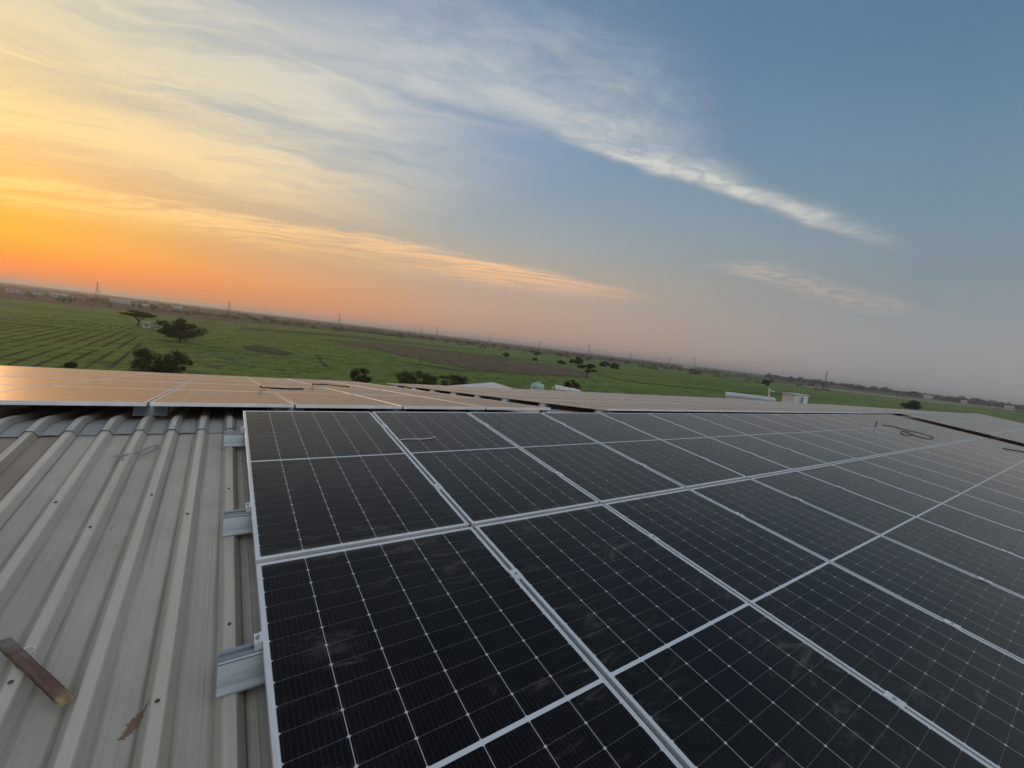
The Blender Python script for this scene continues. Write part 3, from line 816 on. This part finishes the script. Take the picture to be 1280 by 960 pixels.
# white pipe with side arm
bm = bmesh.new()
pb = at(962, 497, 11.4); pt = at(961.5, 485.5, 11.4)
tube(bm, [(pb.x, 11.4, pb.z - .4), pt], .05, 8); tube(bm, [pt + Vector((0, 0, -.14)), pt + Vector((1.1, 0, -.24))], .04, 8)
tag(build('vent_pipe', bm, M_WHITE), 'thin white pipe with a side arm left of the white roof unit', 'pipe')

# ------------------------------------------------------------------ neighbouring sheds beyond the far eave
def shed(c4, label, m_roof, thick=.08):
    """four roof corners, anticlockwise from the near left"""
    c4 = [Vector(c) for c in c4]
    base = (c4[0] + c4[1]) / 2
    root = empty('shed', (base.x, base.y, GZ), label, 'shed')
    def Ps(o): o.matrix_parent_inverse = Matrix.Translation(-root.location); return o
    cen = (c4[0] + c4[1] + c4[2] + c4[3]) / 4
    ins = [cen + (c - cen) * .97 - Vector((0, 0, thick + .004)) for c in c4]
    bm = bmesh.new()
    lo_ = [bm.verts.new((p.x, p.y, GZ)) for p in ins]; hi_ = [bm.verts.new(p) for p in ins]
    for i in range(4): bm.faces.new((lo_[i], lo_[(i + 1) % 4], hi_[(i + 1) % 4], hi_[i]))
    bm.faces.new(hi_)
    Ps(build('wall', bm, M_WALL, root))
    bm = bmesh.new()
    lo_ = [bm.verts.new(p - Vector((0, 0, thick))) for p in c4]; hi_ = [bm.verts.new(p) for p in c4]
    for i in range(4): bm.faces.new((lo_[i], lo_[(i + 1) % 4], hi_[(i + 1) % 4], hi_[i]))
    bm.faces.new(hi_); bm.faces.new(lo_[::-1])
    Ps(build('roof', bm, m_roof, root))
    return root
shed([at(577, 489.5, 13.6), at(652, 489.0, 14.2), at(617, 477.8, 18.5), at(560, 482, 17.2)], 'shed with pale blue sheet roof behind the solar array', M_WROOF)
shed([at(907, 492.0, 14.2), at(970, 499.5, 14.2), at(968, 497.0, 17.0), at(907, 489.5, 17.0)], 'low white shed roof sloping down toward the white roof unit', M_WROOF, .16)
shed([at(694, 485, 16.9), at(727, 489, 16.9), at(724, 487, 19.0), at(694, 480.8, 19.0)], 'small white shed roof right of the green water tank', M_WHITE)
# green water tank on a platform with rails
tk = at(671.5, 487, 16.5)
tank = empty('water_tank', (tk.x, 16.5, GZ), 'small mint green water tank on a platform behind the panels', 'water tank')
def Pt(o): o.matrix_parent_inverse = Matrix.Translation(-tank.location); return o
M_MINT = simple('mint_plastic', (0.36, 0.56, 0.46, 1), (0.28, 0.46, 0.38, 1), 2.0, 0.5)
zt = tk.z
bm = bmesh.new()
prof = [(0.0, zt), (.46, zt), (.50, zt + .06)]
tube(bm, [(tk.x, 16.5, zt - .25), (tk.x, 16.5, zt - .18), (tk.x, 16.5, zt + .05), (tk.x, 16.5, zt + .08), (tk.x, 16.5, zt + .11), (tk.x, 16.5, zt + .26), (tk.x, 16.5, zt + .38), (tk.x, 16.5, zt + .42)], [.40, .44, .44, .42, .44, .43, .36, .2], 16)
Pt(build('body', bm, M_MINT, tank, True))
bm = bmesh.new(); cyl(bm, (tk.x, 16.5, zt + .42), .16, .07, 12); Pt(build('lid', bm, M_MINT, tank))
bm = bmesh.new(); box(bm, tk.x - .9, tk.x + 3.0, 15.8, 17.2, zt - .40, zt - .252); 
for sx in (-.8, 1.1, 2.9): box(bm, tk.x + sx - .08, tk.x + sx + .08, 16.4, 16.56, GZ, zt - .402)
Pt(build('platform', bm, M_WALL, tank))
bm = bmesh.new()
for i in range(5): cyl(bm, (tk.x + .75 + i * .5, 15.9, zt - .25), .025, .55, 6)
for hz in (.05, .28): tube(bm, [(tk.x + .7, 15.9, zt + hz), (tk.x + 2.8, 15.9, zt + hz)], .02, 6)
Pt(build('railing', bm, M_WHITE, tank))

# ------------------------------------------------------------------ trees and bushes
def mat_leaf(name, a, c):
    mt, t, b = mat(name)
    oi = t.n('ShaderNodeObjectInfo'); g = t.n('ShaderNodeNewGeometry')
    tcn = t.n('ShaderNodeTexCoord')
    n1 = t.noise(tcn.outputs['Object'], 0.9, 3)
    rnd_ = g.outputs['Random Per Island']
    c_ = t.mix(t.ss(n1, 0.35, 0.65), a, c)
    c_ = t.mix(t.m('MULTIPLY', rnd_, 0.5), c_, (a[0] * .55, a[1] * .55, a[2] * .55, 1))
    put(t, b, color=c_, rough=0.7, spec=0.2)
    tr = t.n('ShaderNodeBsdfTranslucent'); t.put(tr.inputs['Color'], t.vm('MULTIPLY', c_, (1.5, 1.5, 1.1)))
    mx = t.n('ShaderNodeMixShader'); mx.inputs[0].default_value = 0.4
    t.put(mx.inputs[1], b.outputs[0]); t.put(mx.inputs[2], tr.outputs[0])
    outn = [n_ for n_ in mt.node_tree.nodes if n_.type == 'OUTPUT_MATERIAL'][0]
    t.put(outn.inputs[0], mx.outputs[0])
    return mt
M_LEAF_D = mat_leaf('dark_leaves', (0.056, 0.064, 0.028, 1), (0.078, 0.088, 0.038, 1))
M_LEAF_G = mat_leaf('green_leaves', (0.062, 0.080, 0.026, 1), (0.080, 0.100, 0.034, 1))
M_LEAF_Y = mat_leaf('yellow_green_leaves', (0.105, 0.115, 0.032, 1), (0.080, 0.095, 0.030, 1))
M_LEAF_R = mat_leaf('reddish_leaves', (0.085, 0.045, 0.026, 1), (0.062, 0.050, 0.024, 1))
M_BARK = simple('bark', (0.11, 0.085, 0.062, 1), (0.06, 0.047, 0.036, 1), 8.0, 0.9, 0.0, 0.01, (1, 1, .2))
M_BARKP = simple('pale_bark', (0.40, 0.36, 0.31, 1), (0.28, 0.25, 0.21, 1), 8.0, 0.9)
def crown_bm(rx, ry, rz, cz, n, leaf, seed, lobes=16, flat=0.0, hollow=0.35):
    r_ = random.Random(seed)
    bm = bmesh.new()
    cs = []
    for i in range(lobes):
        for _ in range(60):
            p = Vector((r_.uniform(-1, 1), r_.uniform(-1, 1), r_.uniform(-1 + flat, 1)))
            if hollow < p.length < 0.82: break
        cs.append((p * r_.uniform(.85, 1.12), r_.uniform(0.13, 0.36)))
    for i in range(n):
        c_, s_ = r_.choice(cs)
        d = Vector((r_.gauss(0, 1), r_.gauss(0, 1), r_.gauss(0, 1))).normalized() * s_ * (r_.random() ** 0.4)
        p = c_ + d
        if p.length > 1.06: p = p.normalized() * r_.uniform(.92, 1.06)
        if r_.random() < .08: p *= r_.uniform(1.0, 1.22)
        p = Vector((p.x * rx, p.y * ry, cz + p.z * rz))
        nn = (d.normalized() + Vector((r_.gauss(0, .6), r_.gauss(0, .6), r_.gauss(0.3, .6)))).normalized()
        a = nn.cross(Vector((r_.gauss(0, 1), r_.gauss(0, 1), r_.gauss(0, 1)))).normalized(); b = nn.cross(a)
        l = leaf * r_.uniform(.6, 1.5); w = l * r_.uniform(.45, .8)
        v = [bm.verts.new(p + a * l * sx + b * w * sy) for sx, sy in ((-.5, -.15), (-.1, -.5), (.5, 0), (-.1, .5))]
        bm.faces.new(v)
    return bm
def trunk_bm(h, r, spread, seed, forks=5, zfork=.45, lean=0.1):
    r_ = random.Random(seed)
    bm = bmesh.new()
    zf_ = h * zfork
    lx, ly = r_.uniform(-lean, lean) * h, r_.uniform(-lean, lean) * h
    tube(bm, [(0, 0, -.1), (lx * .3, ly * .3, zf_ * .5), (lx * .6, ly * .6, zf_)], [r * 1.25, r, r * .85], 8)
    for i in range(forks):
        a = 2 * math.pi * i / forks + r_.uniform(-.4, .4)
        s_ = spread * r_.uniform(.5, .95)
        e = Vector((math.cos(a) * s_, math.sin(a) * s_, h * r_.uniform(.82, 1.0)))
        b0 = Vector((lx * .6, ly * .6, zf_ * .92))
        mid = b0.lerp(e, .5) + Vector((0, 0, h * .04))
        tube(bm, [b0, mid, e], [r * .6, r * .38, r * .14], 6)
        for j in range(2):
            e2 = mid + Vector((r_.uniform(-1, 1), r_.uniform(-1, 1), r_.uniform(.3, 1))) * spread * .45
            tube(bm, [mid, e2], [r * .26, r * .08], 5)
    return bm
def tree(name, x, y, hpx, wpx, label, leafm, seed, cat='tree', barkm=None, frac=.62, flat=0.0, n=4500, leaf=None, forks=5, trunk=True, lobes=16, depth=1.0, group=None, sink=0.0):
    """x, y: foot of the plant in the photograph; hpx, wpx: its height and crown width there"""
    p = gpt(x, y)
    rr = ray(x, y); sc = math.hypot(rr.x, rr.y); d = (p.xy - CW.xy).length
    mpp = d / sc / FPX                                  # metres per pixel at that depth
    h, w = hpx * mpp, wpx * mpp
    w *= 1.0 / rr.length
    root = empty(name, (p.x, p.y, GZ - sink), label, cat, group)
    rz_ = h * frac / 2
    cz_ = h - rz_
    if cat == 'bush': lobes = 30; rz_, cz_, w = h * .62, h * .40, w * 1.12
    if trunk: build('trunk', trunk_bm(h * .9, max(.06, h * .035), w * .36, seed + 1, forks, .42 if frac < .75 else .25), barkm or M_BARK, root)
    lf = leaf or max(.14, mpp * 1.5)
    build('crown', crown_bm(w / 2, w / 2 * depth, rz_, cz_, int(n * 1.3), lf, seed, lobes, flat), leafm, root)
    return root
GT = 'trees and bushes in the fields'
tree('acacia_tree', 172, 408, 19, 52, 'flat topped acacia tree with open crown and forked bare trunk', M_LEAF_G, 21, frac=.46, flat=.55, n=2600, forks=7, group=GT, lobes=22)
tree('tree', 224, 428, 31, 78, 'broad dark dome shaped tree right of the acacia', M_LEAF_D, 22, frac=.94, n=8000, group=GT, lobes=26)
tree('bush', 184, 470, 37, 56, 'large dark bush showing above the solar panels, left of a pair', M_LEAF_D, 23, 'bush', frac=.97, n=6000, group=GT)
tree('bush', 217, 472, 36, 46, 'dark rounded bush above the panels, right of a pair', M_LEAF_D, 24, 'bush', frac=.97, n=5000, group=GT)
tree('bush', 89, 460, 9, 17, 'small dark shrub among the furrowed rows by the panels', M_LEAF_D, 25, 'bush', frac=.95, n=1600, group=GT)
tree('bush', 450, 481, 21, 30, 'dark grey green bush alone behind the far eave', M_LEAF_D, 26, 'bush', frac=.95, n=3500, group=GT)
tree('bush', 507, 481, 19, 30, 'yellow green bush left of the shrub row by the eave', M_LEAF_Y, 27, 'bush', frac=.95, n=3200, group=GT)
tree('bush', 531, 482, 21, 34, 'bright bushy shrub in the middle of the shrub row', M_LEAF_Y, 28, 'bush', frac=.95, n=3600, group=GT)
tree('bush', 567, 484, 16, 42, 'low wide bush beside the pale blue shed roof', M_LEAF_G, 29, 'bush', frac=.95, n=3600, group=GT)
tree('tree', 733, 473, 19, 26, 'light green tree with visible trunk beside the ploughed strip', M_LEAF_G, 30, frac=.58, n=3000, group=GT)
tree('tree', 719, 457, 12, 20, 'dark round tree behind the light green tree', M_LEAF_D, 31, frac=.86, n=2600, group=GT)
tree('tree', 755, 462, 11.5, 18, 'dark tree with pale trunks right of the light green tree', M_LEAF_D, 32, frac=.70, barkm=M_BARKP, n=2400, group=GT)
tree('bush', 768, 461, 8, 11, 'grey green bush touching the dark tree', M_LEAF_G, 33, 'bush', frac=.9, n=1200, group=GT)
tree('bush', 701, 455, 4.5, 11, 'small low dark bush left of the dark round tree', M_LEAF_D, 34, 'bush', frac=.9, n=900, group=GT)
tree('tree', 632, 448, 7, 9, 'lone small dark tree at the edge of the ploughed strip', M_LEAF_D, 35, frac=.75, n=1000, group=GT)
tree('tree', 671, 447, 7.5, 10, 'small thin tree in the field before the horizon', M_LEAF_G, 36, frac=.6, n=800, group=GT)
tree('bush', 669, 451, 4, 7, 'tiny dark bush under the small thin tree', M_LEAF_D, 37, 'bush', frac=.9, n=500, group=GT)
tree('bush', 714, 489, 14, 22, 'reddish brown bush behind the small white shed', M_LEAF_R, 38, 'bush', frac=.95, n=2600, group=GT)
tree('tree', 957, 485, 10.5, 14, 'dark round tree on two pale trunks beyond the white pipe', M_LEAF_D, 39, frac=.68, barkm=M_BARKP, n=2200, group=GT, forks=2)
tree('bush', 1138, 511, 12, 23, 'dark round bush in the green field by the gable end', M_LEAF_D, 40, 'bush', frac=.97, n=4000, group=GT)
field('weedy_patch', [(298, 433), (318, 431), (345, 436), (366, 442), (352, 445), (330, 441), (308, 438)], M_WEED, 0.1, 'dark weedy patch in the green field', False, 3)

# distant scrub, hedges and the far tree line: nobody could count these
def far_clumps(name, spots, leafm, label, seed):
    r_ = random.Random(seed)
    bm = bmesh.new()
    for (x, y, w, h) in spots:
        n = int(14 + 7 * w)
        for i in range(n):
            a = r_.uniform(0, 2 * math.pi); rr_ = w / 2 * math.sqrt(r_.random())
            zc = h * (0.08 + .92 * r_.random() ** .8) * math.sqrt(max(0.05, 1 - (rr_ / (w / 2 + .01)) ** 2))
            p = Vector((x + rr_ * math.cos(a), y + rr_ * math.sin(a), GZ + zc))
            l = h * r_.uniform(.12, .30)
            a1 = Vector((r_.gauss(0, 1), r_.gauss(0, 1), r_.gauss(0, 1))).normalized(); b1 = a1.cross(Vector((r_.gauss(0, 1), r_.gauss(0, 1), r_.gauss(0, 1)))).normalized()
            bm.faces.new([bm.verts.new(p + a1 * l * sx + b1 * l * .7 * sy) for sx, sy in ((-.6, -.2), (0, -.6), (.6, .1), (0, .6))])
    o = build(name, bm, leafm)
    return tag(o, label, None, None, 'stuff')
rs = random.Random(77)
spots = []
for i in range(420):                                    # along the horizon on the far right
    d = rs.uniform(1150, 1900); a = R(rs.uniform(66, 93))
    x, y = CW.x + d * math.sin(a), CW.y + d * math.cos(a)
    s_ = rs.uniform(.5, 1.0) * (1.25 if rs.random() < .1 else 1)
    spots.append((x, y, 15 * s_, 11 * s_))
far_clumps('treeline', spots, M_LEAF_D, 'far tree line along the right horizon', 3)
spots = []
for i in range(900):
    d = 430 * (9.0 ** rs.random()); a = R(rs.uniform(-20, 72))
    x, y = CW.x + d * math.sin(a), CW.y + d * math.cos(a)
    s_ = rs.uniform(.25, 1.0) ** 1.3
    spots.append((x, y, 9 * s_, 5.5 * s_))
for hx in range(9):                                     # hedge lines between far fields
    a0 = rs.uniform(-20, 60); d0 = rs.uniform(430, 1300); a1 = a0 + rs.uniform(6, 16); d1 = d0 * rs.uniform(.8, 1.35)
    n = 60
    for k in range(n):
        f_ = k / n + rs.uniform(-.01, .01); a = R(a0 + (a1 - a0) * f_); d = d0 + (d1 - d0) * f_
        s_ = rs.uniform(.3, .8)
        spots.append((CW.x + d * math.sin(a), CW.y + d * math.cos(a), 8 * s_, 4.0 * s_))
far_clumps('scrub', spots, M_LEAF_D, 'scattered scrub and hedges on the far plain', 4)

# ------------------------------------------------------------------ pylons, post and far buildings
M_PYL = simple('pylon_steel', (0.20, 0.20, 0.20, 1), None, 1.0, 0.6)
def pylon(x, ytop, d, label):
    top = atd(x, ytop, d); h = top.z - GZ
    root = empty('pylon', (top.x, top.y, GZ), label, 'pylon', 'transmission towers on the horizon')
    root.rotation_euler.z = -math.atan2(top.x, top.y) + .35
    bm = bmesh.new()
    b0, b1 = h * .13, h * .016
    th_ = max(.16, d * .00016)
    lv = [0, .16, .31, .45, .57, .68, .78, .87, .95, 1.0]
    cor = lambda f_, sx, sy: Vector((sx * (b0 + (b1 - b0) * min(1, f_ / .62 if f_ < .62 else 1)), sy * (b0 + (b1 - b0) * min(1, f_ / .62 if f_ < .62 else 1)), h * f_))
    for sx, sy in ((-1, -1), (1, -1), (1, 1), (-1, 1)): tube(bm, [cor(f_, sx, sy) for f_ in lv], th_, 4)
    sd = ((-1, -1), (1, -1), (1, 1), (-1, 1))
    for i in range(len(lv) - 1):
        for k in range(4):
            a, b = sd[k], sd[(k + 1) % 4]
            tube(bm, [cor(lv[i], *a), cor(lv[i + 1], *b)], th_ * .6, 3); tube(bm, [cor(lv[i], *b), cor(lv[i + 1], *a)], th_ * .6, 3)
    build('mast', bm, M_PYL, root)
    bm = bmesh.new()
    for f_, l in ((.66, .15), (.78, .12), (.90, .10)):
        tube(bm, [(-h * l, 0, h * f_), (0, 0, h * (f_ + .02)), (h * l, 0, h * f_)], th_ * .8, 4)
    build('cross_arm', bm, M_PYL, root)
pylon(122, 352, 1900, 'tall lattice pylon against the orange sky, left of all others')
pylon(287, 376, 1700, 'small pylon on the orange horizon right of the dark dome tree')
pylon(425, 391.5, 1900, 'pylon on the horizon above the tip of the ploughed strip')
pylon(528, 408, 2100, 'left pylon of a close pair on the middle horizon')
pylon(547, 408.5, 1900, 'right pylon of a close pair on the middle horizon')
pylon(613, 418, 2100, 'faint pylon between the close pair and the ploughed field trees')
pylon(675, 425, 1900, 'pylon above the small thin tree on the horizon')
pylon(737, 431, 2000, 'pylon on the horizon above the dark round tree')
pylon(789, 440, 2300, 'faint pylon right of the dark tree with pale trunks')
pylon(838, 446, 2300, 'faint small pylon on the dull grey horizon')
pylon(869, 447, 2300, 'faint pylon nearest the white shed on the horizon')
pylon(1034, 464, 1500, 'slim pylon standing above the right tree line')
bm = bmesh.new(); pp = gpt(524.5, 455.5); tube(bm, [(pp.x, pp.y, GZ - .2), (pp.x, pp.y, GZ + 2.9)], [.16, .13], 6)
tag(build('field_post', bm, M_DARK), 'dark post standing in the green field below the ploughed strip', 'post')

def far_house(x, y, wpx, hpx, d, label, m_w, flat=True, win=3):
    p = atd(x, y, d); h = max(1.6, hpx * d / FPX / ray(x, y).xy.length); w = wpx * d / FPX / ray(x, y).xy.length / ray(x, y).length
    root = empty('house', (p.x, p.y, GZ), label, 'house', 'far buildings on the plain')
    root.rotation_euler.z = -math.atan2(p.x - CW.x, p.y - CW.y)
    bm = bmesh.new(); box(bm, -w / 2, w / 2, 0, min(w, 14), 0, h); build('wall', bm, m_w, root)
    bm = bmesh.new()
    if flat: box(bm, -w / 2 - .2, w / 2 + .2, -.2, min(w, 14) + .2, h + .002, h + .35)
    else:
        v = [bm.verts.new(q_) for q_ in ((-w / 2 - .3, -.4, h), (w / 2 + .3, -.4, h), (w / 2 + .3, min(w, 14) + .4, h), (-w / 2 - .3, min(w, 14) + .4, h), (-w / 2 - .3, min(w, 14) / 2, h + 1.6), (w / 2 + .3, min(w, 14) / 2, h + 1.6))]
        for f_ in ((0, 1, 5, 4), (3, 4, 5, 2), (0, 4, 3), (1, 2, 5), (0, 3, 2, 1)): bm.faces.new([v[i] for i in f_])
    build('roof', bm, M_WALL if not flat else m_w, root)
    for i in range(win):
        bm = bmesh.new(); cx = -w / 2 + w * (i + .5) / win
        box(bm, cx - .5, cx + .5, -.05, -.003, h * .35, h * .72); build('window', bm, M_DARK, root)
    return root
far_house(47, 360, 15, 6.5, 640, 'block shaped flat roofed house sticking up on the left horizon', M_WALL)
far_house(18, 364, 22, 4, 600, 'long pale house under the left horizon', M_WALL)
far_house(75, 367, 22, 3.0, 640, 'low pale shed right of the block shaped house', M_WALL, False)
far_house(150, 374, 26, 3.0, 700, 'long low white shed below the tall pylon', M_WALL, False)
far_house(178, 380, 18, 2.6, 560, 'low pale shed behind the acacia', M_WHITE, False)
far_house(222, 384, 12, 2.6, 700, 'small white shed on the plain above the dark dome tree', M_WALL, False, 2)
far_house(722, 443.5, 14, 3.0, 900, 'dark long barn on the middle horizon', M_DARK, False)
far_house(861, 457, 14, 2.4, 1100, 'pale low barn on the grey horizon', M_WHITE, False)
far_house(1160, 497, 12, 3.5, 1000, 'pale house among the right tree line', M_WHITE, False)
far_house(1205, 502, 8, 3.0, 1000, 'small white house in the right tree line', M_WHITE, False, 2)
far_house(1262, 508, 12, 3.8, 900, 'white house at the right end of the tree line', M_WHITE, False)
# hut by the acacia
hp = gpt(182, 410)
far_house(183, 411, 10, 2.4, (hp.xy - CW.xy).length, 'small pale hut beside the acacia trunk', M_WALL, True, 1)
far_house(197, 411.5, 5, 4.0, (hp.xy - CW.xy).length - 4, 'tiny pale hut against the dark dome tree', M_WALL, True, 1)
